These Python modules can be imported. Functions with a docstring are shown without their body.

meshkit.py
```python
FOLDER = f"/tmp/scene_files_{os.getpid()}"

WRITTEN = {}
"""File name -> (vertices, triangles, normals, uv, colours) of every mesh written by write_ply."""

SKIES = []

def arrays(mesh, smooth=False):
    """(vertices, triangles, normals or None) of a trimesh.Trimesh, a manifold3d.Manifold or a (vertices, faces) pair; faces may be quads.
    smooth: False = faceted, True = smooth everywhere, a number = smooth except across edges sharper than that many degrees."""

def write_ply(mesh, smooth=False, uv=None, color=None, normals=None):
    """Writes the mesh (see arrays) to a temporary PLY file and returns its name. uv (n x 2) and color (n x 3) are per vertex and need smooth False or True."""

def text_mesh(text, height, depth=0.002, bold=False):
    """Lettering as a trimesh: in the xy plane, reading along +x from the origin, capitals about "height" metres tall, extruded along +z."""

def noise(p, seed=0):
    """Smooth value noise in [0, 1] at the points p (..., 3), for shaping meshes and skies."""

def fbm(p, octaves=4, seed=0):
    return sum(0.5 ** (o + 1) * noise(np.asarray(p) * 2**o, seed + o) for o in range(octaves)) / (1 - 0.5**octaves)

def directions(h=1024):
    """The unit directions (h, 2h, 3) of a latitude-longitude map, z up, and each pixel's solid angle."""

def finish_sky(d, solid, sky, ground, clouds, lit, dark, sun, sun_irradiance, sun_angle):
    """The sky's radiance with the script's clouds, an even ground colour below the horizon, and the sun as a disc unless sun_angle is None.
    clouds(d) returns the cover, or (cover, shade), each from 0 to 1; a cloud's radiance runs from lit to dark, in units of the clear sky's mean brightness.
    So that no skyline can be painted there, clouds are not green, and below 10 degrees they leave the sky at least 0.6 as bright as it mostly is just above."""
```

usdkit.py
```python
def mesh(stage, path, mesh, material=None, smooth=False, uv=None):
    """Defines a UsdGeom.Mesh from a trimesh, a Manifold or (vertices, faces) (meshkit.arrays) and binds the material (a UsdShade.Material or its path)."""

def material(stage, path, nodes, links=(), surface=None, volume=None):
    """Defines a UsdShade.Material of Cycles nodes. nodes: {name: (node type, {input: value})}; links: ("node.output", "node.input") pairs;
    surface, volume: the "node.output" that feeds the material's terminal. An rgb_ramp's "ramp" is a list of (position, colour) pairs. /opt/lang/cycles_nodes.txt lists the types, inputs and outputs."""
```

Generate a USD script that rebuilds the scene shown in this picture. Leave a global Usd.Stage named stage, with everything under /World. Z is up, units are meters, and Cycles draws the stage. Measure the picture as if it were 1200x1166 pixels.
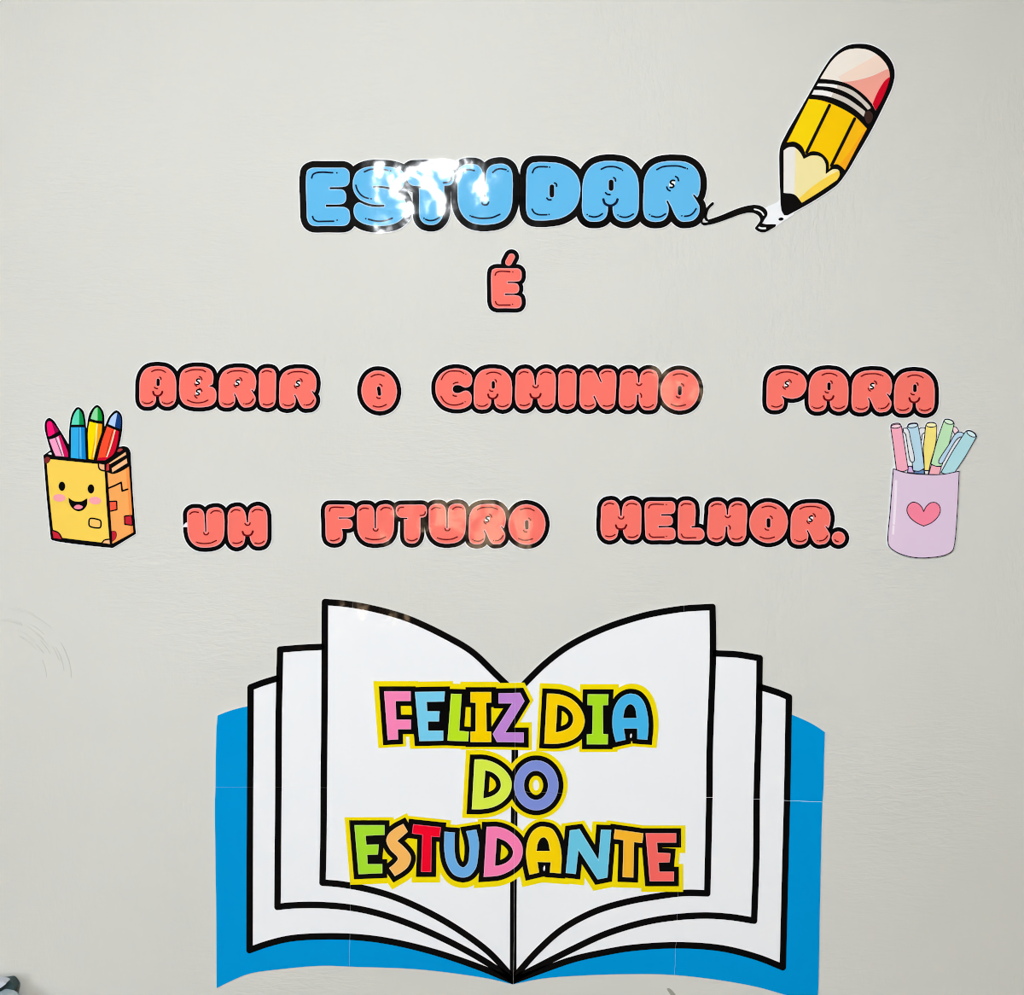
import math, random
import numpy as np, trimesh
import usdkit
from pxr import Usd, UsdGeom, UsdLux, UsdShade, Gf, Sdf
from shapely import affinity, union_all
from shapely.geometry import Polygon, LineString, Point, MultiPolygon, box

random.seed(7)
stage = Usd.Stage.CreateInMemory()
UsdGeom.SetStageUpAxis(stage, UsdGeom.Tokens.z)
UsdGeom.SetStageMetersPerUnit(stage, 1.0)
UsdGeom.Xform.Define(stage, '/World')

# ------------------------------------------------------------------ camera, light, exposure
S = 0.001                       # the wall measures one millimetre to a photograph pixel
ZC = 1.38                       # height of the picture's centre above the floor
CAM_D = 1.40                    # camera to wall
ROOM_X, ROOM_Y, ROOM_Z = 3.0, -5.2, 2.8

cam = UsdGeom.Camera.Define(stage, '/World/camera')
cam.CreateHorizontalApertureAttr(36.0)
cam.CreateVerticalApertureAttr(36.0 * 1166 / 1200)
cam.CreateFocalLengthAttr(36.0 * CAM_D / (1200 * S))
cam.CreateClippingRangeAttr(Gf.Vec2f(0.01, 100))
cam.CreateFocusDistanceAttr(CAM_D)
cam.CreateFStopAttr(0.0)
cam.CreateExposureAttr(-0.08)
cam.AddTranslateOp().Set(Gf.Vec3d(0, -CAM_D, ZC))
cam.AddRotateXOp().Set(90.0)

WIN = (-5.0, -2.4, 0.75, 2.4)  # the window in the left wall: y from, y to, z from, z to
day = UsdLux.RectLight.Define(stage, '/World/daylight')      # soft daylight outside that window
day.CreateWidthAttr(WIN[1] - WIN[0] + 0.5)
day.CreateHeightAttr(WIN[3] - WIN[2] + 0.4)
day.CreateIntensityAttr(12.2)
day.CreateColorAttr(Gf.Vec3f(0.93, 1.0, 1.05))
day.AddTranslateOp().Set(Gf.Vec3d(-ROOM_X - 0.45, (WIN[0] + WIN[1]) / 2, (WIN[2] + WIN[3]) / 2))
day.AddRotateXYZOp().Set(Gf.Vec3f(90, 0, -90))               # shines along +x
WARM_L = 32.0                   # radiance of the warm lamp shades
SPOT_AT, SPOT_TO, SPOT_L = (-0.277, -2.5, 2.405), (-0.06, 0.0, 1.26), 740.0   # the ceiling spotlight and what it is aimed at
spot = UsdLux.SphereLight.Define(stage, '/World/spot_beam')
spot.CreateRadiusAttr(0.075)
spot.CreateIntensityAttr(SPOT_L)
spot.CreateColorAttr(Gf.Vec3f(0.955, 1.0, 1.045))
sh_ = UsdLux.ShapingAPI.Apply(spot.GetPrim())
sh_.CreateShapingConeAngleAttr(32.0)
sh_.CreateShapingConeSoftnessAttr(1.0)
d_ = Gf.Vec3d(*SPOT_TO) - Gf.Vec3d(*SPOT_AT)
spot.AddTranslateOp().Set(Gf.Vec3d(*SPOT_AT))
spot.AddOrientOp().Set(Gf.Quatf(Gf.Rotation(Gf.Vec3d(0, 0, -1), d_).GetQuat()))


# ------------------------------------------------------------------ materials
def lin(c):
    c = np.asarray(c, float) / 255
    return np.where(c <= 0.04045, c / 12.92, ((c + 0.055) / 1.055) ** 2.4)


LOOKS = {}
E_WHITE = 0.94


def laminate(name, rgb, coat=1.0):
    """A printed colour under glossy laminating film: the film's slow waves break up what it mirrors."""
    if name not in LOOKS:
        LOOKS[name] = usdkit.material(stage, '/World/Looks/' + name, {
            'geo': ('geometry', {}),
            'n1': ('noise_texture', {'scale': 15.0, 'detail': 1.5, 'roughness': 0.45}),
            'n2': ('noise_texture', {'scale': 70.0, 'detail': 1.0}),
            'b1': ('bump', {'strength': 1.0, 'distance': 0.0023}),
            'b2': ('bump', {'strength': 1.0, 'distance': 0.00012}),
            'p': ('principled_bsdf', {'base_color': tuple(np.minimum(lin(rgb) / E_WHITE, 0.985)), 'roughness': 0.6, 'specular_ior_level': 0.0,
                                      'coat_weight': coat, 'coat_roughness': 0.075, 'coat_ior': 1.2}),
        }, [('geo.position', 'n1.vector'), ('geo.position', 'n2.vector'), 
            ('n1.fac', 'b1.height'), ('n2.fac', 'b2.height'), ('b1.normal', 'b2.normal'), ('b2.normal', 'p.coat_normal')], surface='p.BSDF')
    return LOOKS[name]


def plain(name, rgb, rough=0.6, metal=0.0, emit=0.0, spec=0.5):
    if name not in LOOKS:
        c = tuple(lin(rgb))
        LOOKS[name] = usdkit.material(stage, '/World/Looks/' + name, {
            'p': ('principled_bsdf', {'base_color': c, 'roughness': rough, 'metallic': metal, 'specular_ior_level': spec,
                                      **({'emission_color': c, 'emission_strength': emit} if emit else {})})}, surface='p.BSDF')
    return LOOKS[name]


def wall_paint():
    """Satin off-white paint over hand-trowelled plaster: patches of upright and of level brush strokes."""
    return usdkit.material(stage, '/World/Looks/wall_paint', {
        'geo': ('geometry', {}),
        'mv': ('mapping', {'scale': (170.0, 1.0, 60.0)}), 'nv': ('noise_texture', {'scale': 1.0, 'detail': 3.0, 'roughness': 0.6, 'distortion': 0.6}),
        'mh': ('mapping', {'scale': (45.0, 1.0, 190.0), 'rotation': (0.0, 0.12, 0.0)}), 'nh': ('noise_texture', {'scale': 1.0, 'detail': 3.0, 'roughness': 0.6, 'distortion': 0.8}),
        'npatch': ('noise_texture', {'scale': 2.6, 'detail': 2.0}), 'rp': ('rgb_ramp', {'ramp': [(0.42, (0, 0, 0)), (0.58, (1, 1, 1))]}),
        'mx': ('mix_float', {}),
        'nm': ('noise_texture', {'scale': 5.0, 'detail': 2.0}), 'rm': ('rgb_ramp', {'ramp': [(0.40, (0.12, 0.12, 0.12)), (0.66, (1, 1, 1))]}),
        'amp': ('math', {'math_type': 'multiply'}),
        'big': ('noise_texture', {'scale': 9.0, 'detail': 3.0}), 'bigk': ('math', {'math_type': 'multiply_add', 'value2': 2.2}),
        'bump': ('bump', {'strength': 1.0, 'distance': 0.0011}),
        'tone': ('noise_texture', {'scale': 1.7, 'detail': 2.0}), 'tr': ('rgb_ramp', {'ramp': [(0.3, WALL_A), (0.7, WALL_B)]}),
        'p': ('principled_bsdf', {'roughness': 0.55, 'specular_ior_level': 0.3}),
    }, [('geo.position', 'mv.vector'), ('mv.vector', 'nv.vector'), ('geo.position', 'mh.vector'), ('mh.vector', 'nh.vector'),
        ('geo.position', 'npatch.vector'), ('npatch.fac', 'rp.fac'), ('rp.color', 'mx.fac'), ('nv.fac', 'mx.a'), ('nh.fac', 'mx.b'),
        ('geo.position', 'nm.vector'), ('nm.fac', 'rm.fac'), ('mx.result', 'amp.value1'), ('rm.color', 'amp.value2'),
        ('geo.position', 'big.vector'), ('big.fac', 'bigk.value1'), ('amp.value', 'bigk.value3'), ('bigk.value', 'bump.height'),
        ('bump.normal', 'p.normal'), ('geo.position', 'tone.vector'), ('tone.fac', 'tr.fac'), ('tr.color', 'p.base_color')], surface='p.BSDF')


WALL_A, WALL_B = tuple(lin((213, 214, 208))), tuple(lin((218, 219, 214)))
wallm = wall_paint()

# ------------------------------------------------------------------ prims
used = {}


def path_for(name, parent):
    k = (parent, name)
    n = used.get(k, 0)
    used[k] = n + 1
    return f'{parent}/{name}' + (f'_{n:03d}' if n else '')


def data(prim, **kw):
    for k, v in kw.items():
        if v:
            prim.SetCustomDataByKey(k, v)


def obj(name, mesh, mat, parent='/World', smooth=False, **kw):
    m = usdkit.mesh(stage, path_for(name, parent), mesh, mat, smooth=smooth)
    data(m.GetPrim(), **kw)
    return m


def thing(name, label, category, loc=(0, 0, 0), group=None, rotz=0):
    x = UsdGeom.Xform.Define(stage, path_for(name, '/World'))
    x.AddTranslateOp().Set(Gf.Vec3d(*map(float, loc)))
    if rotz:
        x.AddRotateZOp().Set(float(rotz))
    data(x.GetPrim(), label=label, category=category, group=group)
    return x


def bx(x0, x1, y0, y1, z0, z1):
    m = trimesh.creation.box((x1 - x0, y1 - y0, z1 - z0))
    m.apply_translation(((x0 + x1) / 2, (y0 + y1) / 2, (z0 + z1) / 2))
    return m


def cat(*ms):
    return trimesh.util.concatenate(list(ms))


def cyl(p, q, r, sections=20):
    return trimesh.creation.cylinder(r, segment=[p, q], sections=sections)


# ------------------------------------------------------------------ the setting
t = 0.12
wall = obj('wall_front', bx(-ROOM_X, ROOM_X, 0, t, 0, ROOM_Z), wallm, kind='structure')
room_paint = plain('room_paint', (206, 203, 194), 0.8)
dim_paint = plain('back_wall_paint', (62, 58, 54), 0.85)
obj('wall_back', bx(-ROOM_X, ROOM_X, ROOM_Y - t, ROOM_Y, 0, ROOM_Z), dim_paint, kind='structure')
obj('wall_right', bx(ROOM_X, ROOM_X + t, ROOM_Y, 0, 0, ROOM_Z), room_paint, kind='structure')
obj('wall_left', cat(bx(-ROOM_X - t, -ROOM_X, ROOM_Y, WIN[0], 0, ROOM_Z), bx(-ROOM_X - t, -ROOM_X, WIN[1], 0, 0, ROOM_Z),
                     bx(-ROOM_X - t, -ROOM_X, WIN[0], WIN[1], 0, WIN[2]), bx(-ROOM_X - t, -ROOM_X, WIN[0], WIN[1], WIN[3], ROOM_Z)), room_paint, kind='structure')
obj('floor', bx(-ROOM_X, ROOM_X, ROOM_Y, 0, -t, 0), plain('floor_tile', (96, 88, 80), 0.6), kind='structure')
obj('ceiling', bx(-ROOM_X, ROOM_X, ROOM_Y, 0, ROOM_Z, ROOM_Z + t), plain('ceiling_paint', (196, 195, 190), 0.85), kind='structure')
f = 0.05
frame = [bx(-ROOM_X - 0.09, -ROOM_X - 0.03, WIN[0], WIN[1], WIN[2], WIN[2] + f), bx(-ROOM_X - 0.09, -ROOM_X - 0.03, WIN[0], WIN[1], WIN[3] - f, WIN[3])]
for yy in np.linspace(WIN[0], WIN[1] - f, 4):
    frame.append(bx(-ROOM_X - 0.09, -ROOM_X - 0.03, yy, yy + f, WIN[2] + f, WIN[3] - f))
obj('window_1', cat(*frame), plain('window_white', (225, 225, 220), 0.4), kind='structure')


# ------------------------------------------------------------------ drawing in the plane of the wall (photograph pixels = millimetres)
def _cr(pts, closed=False, n=7):
    """Centripetal Catmull-Rom through pts."""
    P = [np.asarray(p, float) for p in pts]
    if len(P) < 3:
        return P
    Q = [P[-1]] + P + [P[0], P[1]] if closed else [2 * P[0] - P[1]] + P + [2 * P[-1] - P[-2]]
    out = []
    for i in range(1, len(Q) - 2):
        p0, p1, p2, p3 = Q[i - 1:i + 3]
        t0 = 0.0
        t1 = t0 + max(np.linalg.norm(p1 - p0), 1e-6) ** 0.5
        t2 = t1 + max(np.linalg.norm(p2 - p1), 1e-6) ** 0.5
        t3 = t2 + max(np.linalg.norm(p3 - p2), 1e-6) ** 0.5
        for tt in np.linspace(t1, t2, n, endpoint=False):
            a1 = (t1 - tt) / (t1 - t0) * p0 + (tt - t0) / (t1 - t0) * p1
            a2 = (t2 - tt) / (t2 - t1) * p1 + (tt - t1) / (t2 - t1) * p2
            a3 = (t3 - tt) / (t3 - t2) * p2 + (tt - t2) / (t3 - t2) * p3
            b1 = (t2 - tt) / (t2 - t0) * a1 + (tt - t0) / (t2 - t0) * a2
            b2 = (t3 - tt) / (t3 - t1) * a2 + (tt - t1) / (t3 - t1) * a3
            out.append((t2 - tt) / (t2 - t1) * b1 + (tt - t1) / (t2 - t1) * b2)
    if not closed:
        out.append(P[-1])
    return out


def shape(pts, origin=(0, 0), k=1.0):
    """A closed outline; a point with a third element is a corner."""
    cs = [i for i, p in enumerate(pts) if len(p) > 2]
    if not cs:
        out = _cr([p[:2] for p in pts], True)
    else:
        pts = pts[cs[0]:] + pts[:cs[0]]
        cs = [i for i, p in enumerate(pts) if len(p) > 2] + [len(pts)]
        pts = pts + [pts[0]]
        out = []
        for a, b in zip(cs[:-1], cs[1:]):
            out += _cr([p[:2] for p in pts[a:b + 1]])[:-1] if b - a > 1 else [np.asarray(pts[a][:2], float)]
    g = Polygon(np.asarray(out) / k + np.asarray(origin)).buffer(0)
    return g


def poly(pts, origin=(0, 0), k=1.0):
    return Polygon(np.asarray([p[:2] for p in pts], float) / k + np.asarray(origin)).buffer(0)


def stroke(pts, w, origin=(0, 0), k=1.0, cap='round', smooth=True):
    q = np.asarray(_cr([p[:2] for p in pts]) if smooth else pts, float) / k + np.asarray(origin)
    return LineString(q).buffer(w / 2, cap_style=cap, join_style='round', quad_segs=6)


def ell(cx, cy, rx, ry, ang=0, origin=(0, 0), k=1.0):
    g = affinity.rotate(affinity.scale(Point(0, 0).buffer(1, quad_segs=12), rx / k, ry / k), ang)
    return affinity.translate(g, cx / k + origin[0], cy / k + origin[1])


def pill(cx, cy, w, h, origin=(0, 0), k=1.0):
    r = w / 2
    return affinity.translate(LineString([(0, -(h / 2 - r) / k), (0, (h / 2 - r) / k)]).buffer(r / k, quad_segs=8), cx / k + origin[0], cy / k + origin[1])


def polys(g):
    if g.is_empty:
        return []
    return [p for p in getattr(g, 'geoms', [g]) if p.geom_type == 'Polygon' and p.area > 0.02]


CARD, STEP = 0.0010, 0.00012     # a laminated card is a millimetre thick; each ink layer stands a hair proud


def slab(g, y0, y1, org):
    """The flat shape g (pixels) as a solid between the distances y0 and y1 in front of the wall, in the frame of a thing at org."""
    ms = []
    for p in polys(g.simplify(0.03)):
        m = trimesh.creation.extrude_polygon(p, y1 - y0, engine='earcut')
        v = m.vertices
        w = np.stack([(v[:, 0] - 600) * S - org[0], -(v[:, 2] + y0) - org[1], ZC - (v[:, 1] - 583) * S - org[2]], 1)
        ms.append(trimesh.Trimesh(w, m.faces[:, ::-1], process=False))
    return cat(*ms)


class Cutout:
    def __init__(self, name, label, category, g, group=None):
        x0, y0, x1, y1 = g.bounds
        self.org = (((x0 + x1) / 2 - 600) * S, 0.0, ZC - (y1 - 583) * S)
        self.x = thing(name, label, category, self.org, group)
        self.path = str(self.x.GetPath())
        self.bounds = g

    def part(self, name, g, mat, level, parent=None, label=None):
        y0, y1 = (0.0001, CARD) if level == 0 else (CARD + STEP * (level - 1) - 0.00003, CARD + STEP * level)
        m = obj(name, slab(g, y0, y1, self.org), mat, parent or self.path, label=label)
        return str(m.GetPath())


INK = laminate('black_ink', (9, 9, 10))
PAPER = laminate('laminated_white_paper', (238, 241, 245))

# ------------------------------------------------------------------ bubble lettering: outline, dark line work, dark counter; tenths of a pixel in enlargements
BUB = {}


def bub(ch, origin, out, lines=(), dots=(), pills=(), eyes=(), heavy=()):
    BUB[ch] = dict(o=origin, out=out, lines=lines, dots=dots, pills=pills, eyes=eyes, heavy=heavy)


bub('E', (350, 180), [(90, 260), (105, 200), (160, 170), (300, 168), (440, 168), (545, 172), (590, 210), (600, 270), (595, 340), (570, 378), (530, 392), (480, 396), (365, 398, 1), (365, 420, 1), (480, 421), (520, 427), (550, 460), (560, 510), (552, 560), (530, 585), (490, 598), (322, 601, 1), (322, 627, 1), (500, 626), (550, 634), (590, 665), (603, 720), (600, 790), (570, 835), (520, 850), (340, 850), (170, 848), (125, 820), (100, 760), (95, 680), (90, 500), (86, 380)],
    [[(155, 290), (170, 250), (210, 228), (270, 222), (400, 227)], [(165, 740), (180, 775), (220, 796), (300, 797), (412, 795)]], [(450, 230), (453, 783)])
bub('S', (350, 180), [(635, 350), (645, 290), (680, 220), (750, 175), (850, 152), (950, 150), (1050, 155), (1150, 175), (1215, 205), (1243, 260), (1243, 320), (1225, 390), (1185, 430, 1), (1150, 430), (1090, 405), (1000, 386), (875, 384, 1), (875, 405, 1), (990, 407), (1080, 428), (1150, 452), (1200, 482), (1240, 535), (1262, 610), (1255, 690), (1220, 760), (1160, 808), (1080, 838), (960, 852), (840, 845), (740, 815), (670, 760), (645, 690), (648, 640), (665, 600), (690, 580), (715, 573, 1), (780, 602), (850, 622), (920, 628), (1005, 625, 1), (1005, 602, 1), (920, 604), (850, 595), (770, 570), (710, 535), (665, 480), (640, 420)],
    [[(772, 218), (840, 190), (920, 185), (1000, 190), (1048, 202)], [(672, 375), (690, 430), (730, 485), (775, 515), (818, 528)], [(820, 772), (890, 790), (960, 795), (1030, 785), (1098, 760)]], [(1078, 205), (851, 533), (788, 766)])
bub('T', (460, 180), [(160, 250), (175, 195), (220, 160), (300, 152), (500, 150), (650, 152), (700, 180), (722, 240), (720, 310), (700, 355), (665, 375), (608, 380, 1), (606, 450), (605, 600), (600, 690), (575, 770), (520, 825), (450, 840), (370, 820), (325, 770), (312, 690), (312, 500), (309, 408, 1), (370, 407, 1), (370, 387, 1), (300, 385), (235, 378), (188, 345), (165, 295)],
    [[(197, 265), (212, 225), (250, 202), (300, 200)], [(600, 345), (655, 338), (688, 310), (692, 280)], [(390, 775), (430, 787), (490, 782), (548, 752)]], [(370, 762)])
bub('U', (530, 180), [(60, 280), (62, 220), (90, 165), (150, 130), (220, 125), (290, 135), (340, 180), (362, 250), (367, 350), (368, 556, 1), (391, 556, 1), (393, 400), (394, 260), (410, 190), (450, 145), (530, 122), (610, 125), (670, 160), (700, 220), (710, 320), (708, 480), (700, 600), (675, 690), (620, 770), (540, 815), (430, 835), (320, 835), (220, 810), (140, 750), (90, 670), (65, 570), (60, 430)],
    [[(345, 565), (355, 595), (380, 605), (410, 600), (428, 572)], [(110, 230), (150, 200), (200, 192), (258, 203)], [(475, 225), (520, 190), (570, 182), (630, 192)], [(228, 740), (300, 758), (380, 762), (470, 752), (558, 715)]], [(652, 210), (210, 732)])
bub('D', (610, 180), [(70, 230), (85, 165), (130, 115), (190, 103), (300, 102), (430, 112), (520, 140), (600, 190), (660, 260), (695, 350), (700, 450), (680, 560), (640, 640), (570, 710), (470, 760), (350, 782), (230, 788), (140, 778), (90, 740), (68, 680), (62, 560), (65, 400)],
    [[(140, 228), (160, 185), (200, 162), (260, 157), (312, 160)], [(135, 655), (160, 695), (210, 718), (308, 720)], [(398, 348), (420, 362), (422, 385)], [(308, 525), (325, 543), (357, 545)]], [(340, 163), (333, 716)], [(367, 442, 54, 152)])
bub('A', (610, 180), [(720, 520), (722, 400), (740, 290), (780, 200), (850, 130), (950, 95), (1060, 88), (1120, 92), (1210, 110), (1300, 170), (1362, 262), (1385, 380), (1386, 560), (1377, 680), (1342, 752), (1280, 793), (1210, 803), (1132, 775), (1095, 730), (1080, 680), (1078, 618, 1), (1022, 618, 1), (1020, 690), (1000, 745), (950, 788), (860, 803), (790, 790), (740, 740), (720, 660)],
    [[(945, 187), (1000, 162), (1060, 155), (1120, 162), (1178, 186)], [(805, 735), (850, 745), (910, 738), (958, 708)], [(1162, 738), (1210, 750), (1265, 742), (1320, 712)], [(1090, 285), (1108, 298), (1112, 325)], [(995, 462), (1015, 480), (1048, 484)]],
    [(1193, 200), (780, 718), (1140, 723)], [(1060, 375, 56, 132)], heavy=[[(970, 540), (985, 585), (1020, 608), (1060, 613), (1100, 596), (1125, 570), (1135, 540)]])
bub('R', (720, 180), [(340, 430), (345, 320), (370, 240), (420, 165), (500, 115), (600, 93), (720, 90), (830, 100), (920, 145), (980, 220), (1005, 310), (1005, 400), (985, 490), (968, 517, 1), (928, 478, 1), (919, 490, 1), (970, 570), (995, 620), (995, 680), (970, 740), (920, 785), (850, 800), (790, 800), (740, 770), (700, 710), (665, 630), (624, 552, 1), (606, 560, 1), (632, 620), (632, 680), (615, 740), (570, 785), (500, 803), (420, 795), (365, 760), (340, 690), (335, 580)],
    [[(495, 192), (560, 160), (660, 148), (760, 152), (830, 173)], [(435, 735), (490, 747), (545, 740), (597, 710)], [(820, 738), (880, 728), (925, 695), (955, 650)], [(715, 272), (740, 290), (750, 322)], [(612, 395), (625, 425), (650, 440)]],
    [(852, 182), (410, 718), (788, 732)], eyes=[(675, 360)])
bub('B', (155, 420), [(558, 240), (570, 180), (610, 130), (690, 102), (780, 98), (860, 105), (920, 135), (948, 185), (952, 250), (940, 305), (905, 320, 1), (905, 328, 1), (950, 342), (980, 380), (988, 440), (975, 505), (930, 550), (860, 570), (770, 575), (680, 565), (610, 535), (570, 480), (553, 400), (552, 310)],
    [[(790, 215), (808, 225), (818, 250)], [(735, 300), (745, 318), (757, 326)], [(790, 352), (808, 365), (818, 385)], [(735, 435), (745, 455), (760, 465)], [(625, 162), (690, 138), (760, 132), (830, 140), (860, 158)], [(650, 490), (710, 515), (770, 522), (840, 512), (888, 490)]], eyes=[(772, 275), (772, 400)])
bub('I', (265, 420), [(388, 240), (390, 180), (415, 135), (460, 115), (510, 113), (560, 130), (585, 175), (588, 250), (585, 400), (582, 500), (560, 555), (510, 582), (460, 582), (410, 560), (388, 500), (384, 400)],
    [[(428, 165), (460, 148), (500, 148), (535, 160)], [(440, 538), (480, 548), (520, 540), (550, 522)]])
bub('C', (500, 420), [(105, 340), (115, 270), (160, 190), (230, 140), (320, 118), (400, 122), (470, 145), (520, 190), (535, 250), (520, 310), (485, 338), (440, 340), (400, 320), (360, 312), (320, 327), (308, 360), (320, 393), (360, 407), (400, 398), (440, 380), (485, 382), (520, 420), (530, 480), (510, 540), (450, 580), (370, 597), (290, 590), (210, 560), (150, 500), (115, 430)],
    [[(175, 248), (205, 195), (260, 155), (330, 148), (400, 155), (435, 175)], [(170, 445), (210, 505), (270, 540), (340, 547), (400, 535), (428, 522)], [(315, 298), (340, 285), (368, 282)], [(310, 430), (325, 440), (350, 443)]], [(460, 185), (452, 508)])
bub('M', (695, 570), [(90, 330), (95, 240), (130, 180), (190, 158), (250, 165), (295, 215), (312, 280), (319, 346, 1), (335, 346, 1), (340, 260), (365, 195), (420, 160), (480, 158), (540, 195), (562, 250), (565, 340), (562, 480), (555, 560), (520, 615), (460, 632), (400, 620), (365, 575), (350, 530), (349, 500, 1), (294, 500, 1), (290, 545), (270, 600), (210, 632), (150, 625), (105, 580), (88, 520), (86, 420)],
    [[(295, 358), (310, 375), (330, 380), (350, 372), (358, 352)], [(135, 222), (165, 200), (200, 195), (238, 205)], [(388, 225), (420, 202), (470, 200), (508, 212)], [(145, 580), (185, 588), (225, 582), (255, 565)], [(410, 590), (450, 597), (490, 590), (520, 570)]], heavy=[[(265, 455), (280, 488), (325, 502), (370, 487), (388, 452)]])
bub('N', (610, 420), [(693, 300), (698, 200), (730, 145), (790, 120), (850, 132), (885, 172), (908, 218), (939, 282, 1), (951, 276, 1), (932, 230), (920, 192), (932, 158), (970, 130), (1030, 122), (1090, 140), (1118, 190), (1122, 280), (1112, 480), (1100, 550), (1060, 595), (1000, 603), (940, 570), (905, 520), (864, 438, 1), (851, 446, 1), (882, 520), (878, 560), (840, 595), (770, 603), (720, 580), (692, 530), (688, 420)],
    [[(730, 185), (765, 160), (800, 155), (838, 160)], [(955, 178), (985, 158), (1020, 152), (1060, 158)], [(750, 553), (790, 562), (830, 555), (857, 540)], [(970, 555), (1010, 562), (1050, 555), (1082, 540)]])
bub('H', (720, 420), [(62, 260), (65, 190), (95, 145), (150, 125), (210, 130), (255, 165), (272, 220), (276, 285, 1), (291, 285, 1), (298, 210), (320, 160), (370, 130), (430, 128), (485, 155), (512, 210), (514, 300), (505, 450), (500, 530), (470, 590), (410, 610), (340, 600), (300, 550), (285, 500), (284, 425, 1), (263, 425, 1), (260, 500), (245, 560), (200, 600), (140, 607), (80, 580), (52, 530), (50, 420)],
    [[(258, 300), (275, 315), (300, 315), (318, 298)], [(300, 412), (315, 430), (315, 455)], [(100, 185), (135, 163), (170, 158), (210, 165)], [(340, 185), (375, 163), (410, 160), (450, 170)], [(110, 562), (150, 572), (190, 565), (220, 545)], [(340, 565), (380, 575), (420, 568), (455, 545)]])
bub('O', (720, 420), [(540, 380), (550, 310), (590, 225), (650, 165), (730, 135), (800, 137), (880, 165), (940, 215), (980, 290), (992, 370), (980, 450), (940, 530), (880, 585), (800, 612), (720, 610), (640, 575), (580, 515), (550, 450)],
    [[(785, 298), (802, 308), (810, 325)], [(725, 445), (740, 460), (765, 462)], [(690, 198), (740, 183), (800, 185), (855, 210)], [(665, 540), (720, 560), (780, 560), (832, 545)]], pills=[(765, 378, 44, 110)])
bub('F', (370, 570), [(110, 310), (115, 250), (140, 218), (220, 210), (320, 212), (400, 215), (445, 240), (462, 290), (450, 338), (410, 360), (272, 363, 1), (272, 379, 1), (390, 381), (425, 405), (435, 440), (425, 480), (390, 497), (308, 500, 1), (317, 540), (318, 590), (300, 640), (250, 668), (190, 668), (140, 640), (120, 590), (115, 450)],
    [[(162, 290), (175, 255), (215, 243), (330, 248)], [(175, 632), (210, 637), (250, 625), (278, 608)]])
bub('L', (790, 570), [(45, 270), (55, 210), (85, 175), (140, 163), (195, 172), (235, 205), (248, 260), (246, 400), (240, 464, 1), (200, 466, 1), (200, 481, 1), (300, 486), (340, 515), (355, 560), (345, 600), (310, 630), (200, 634), (90, 630), (50, 605), (40, 540), (42, 400)],
    [[(82, 225), (110, 205), (150, 203), (195, 210)], [(82, 560), (100, 590), (140, 602), (250, 600)]])
bub('P', (885, 420), [(132, 300), (145, 230), (185, 170), (250, 138), (340, 128), (440, 138), (530, 175), (580, 235), (598, 310), (580, 385), (530, 445), (460, 472), (390, 472), (345, 460), (314, 440, 1), (308, 448, 1), (332, 490), (332, 530), (315, 580), (260, 608), (190, 608), (145, 580), (128, 530), (128, 420)],
    [[(388, 250), (408, 262), (418, 282)], [(320, 333), (332, 352), (350, 362)], [(240, 195), (300, 168), (370, 160), (440, 170), (492, 190)], [(190, 560), (230, 572), (270, 568), (308, 545)]], eyes=[(365, 305)])
BUB['.'] = dict(o=(885, 570), out=[(972 + 78 * math.cos(a), 605 + 78 * math.sin(a)) for a in np.linspace(0, 2 * math.pi, 13)[:-1]], lines=[[(930, 625), (945, 642), (968, 645)]], dots=(), pills=(), eyes=(), heavy=())

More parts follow.
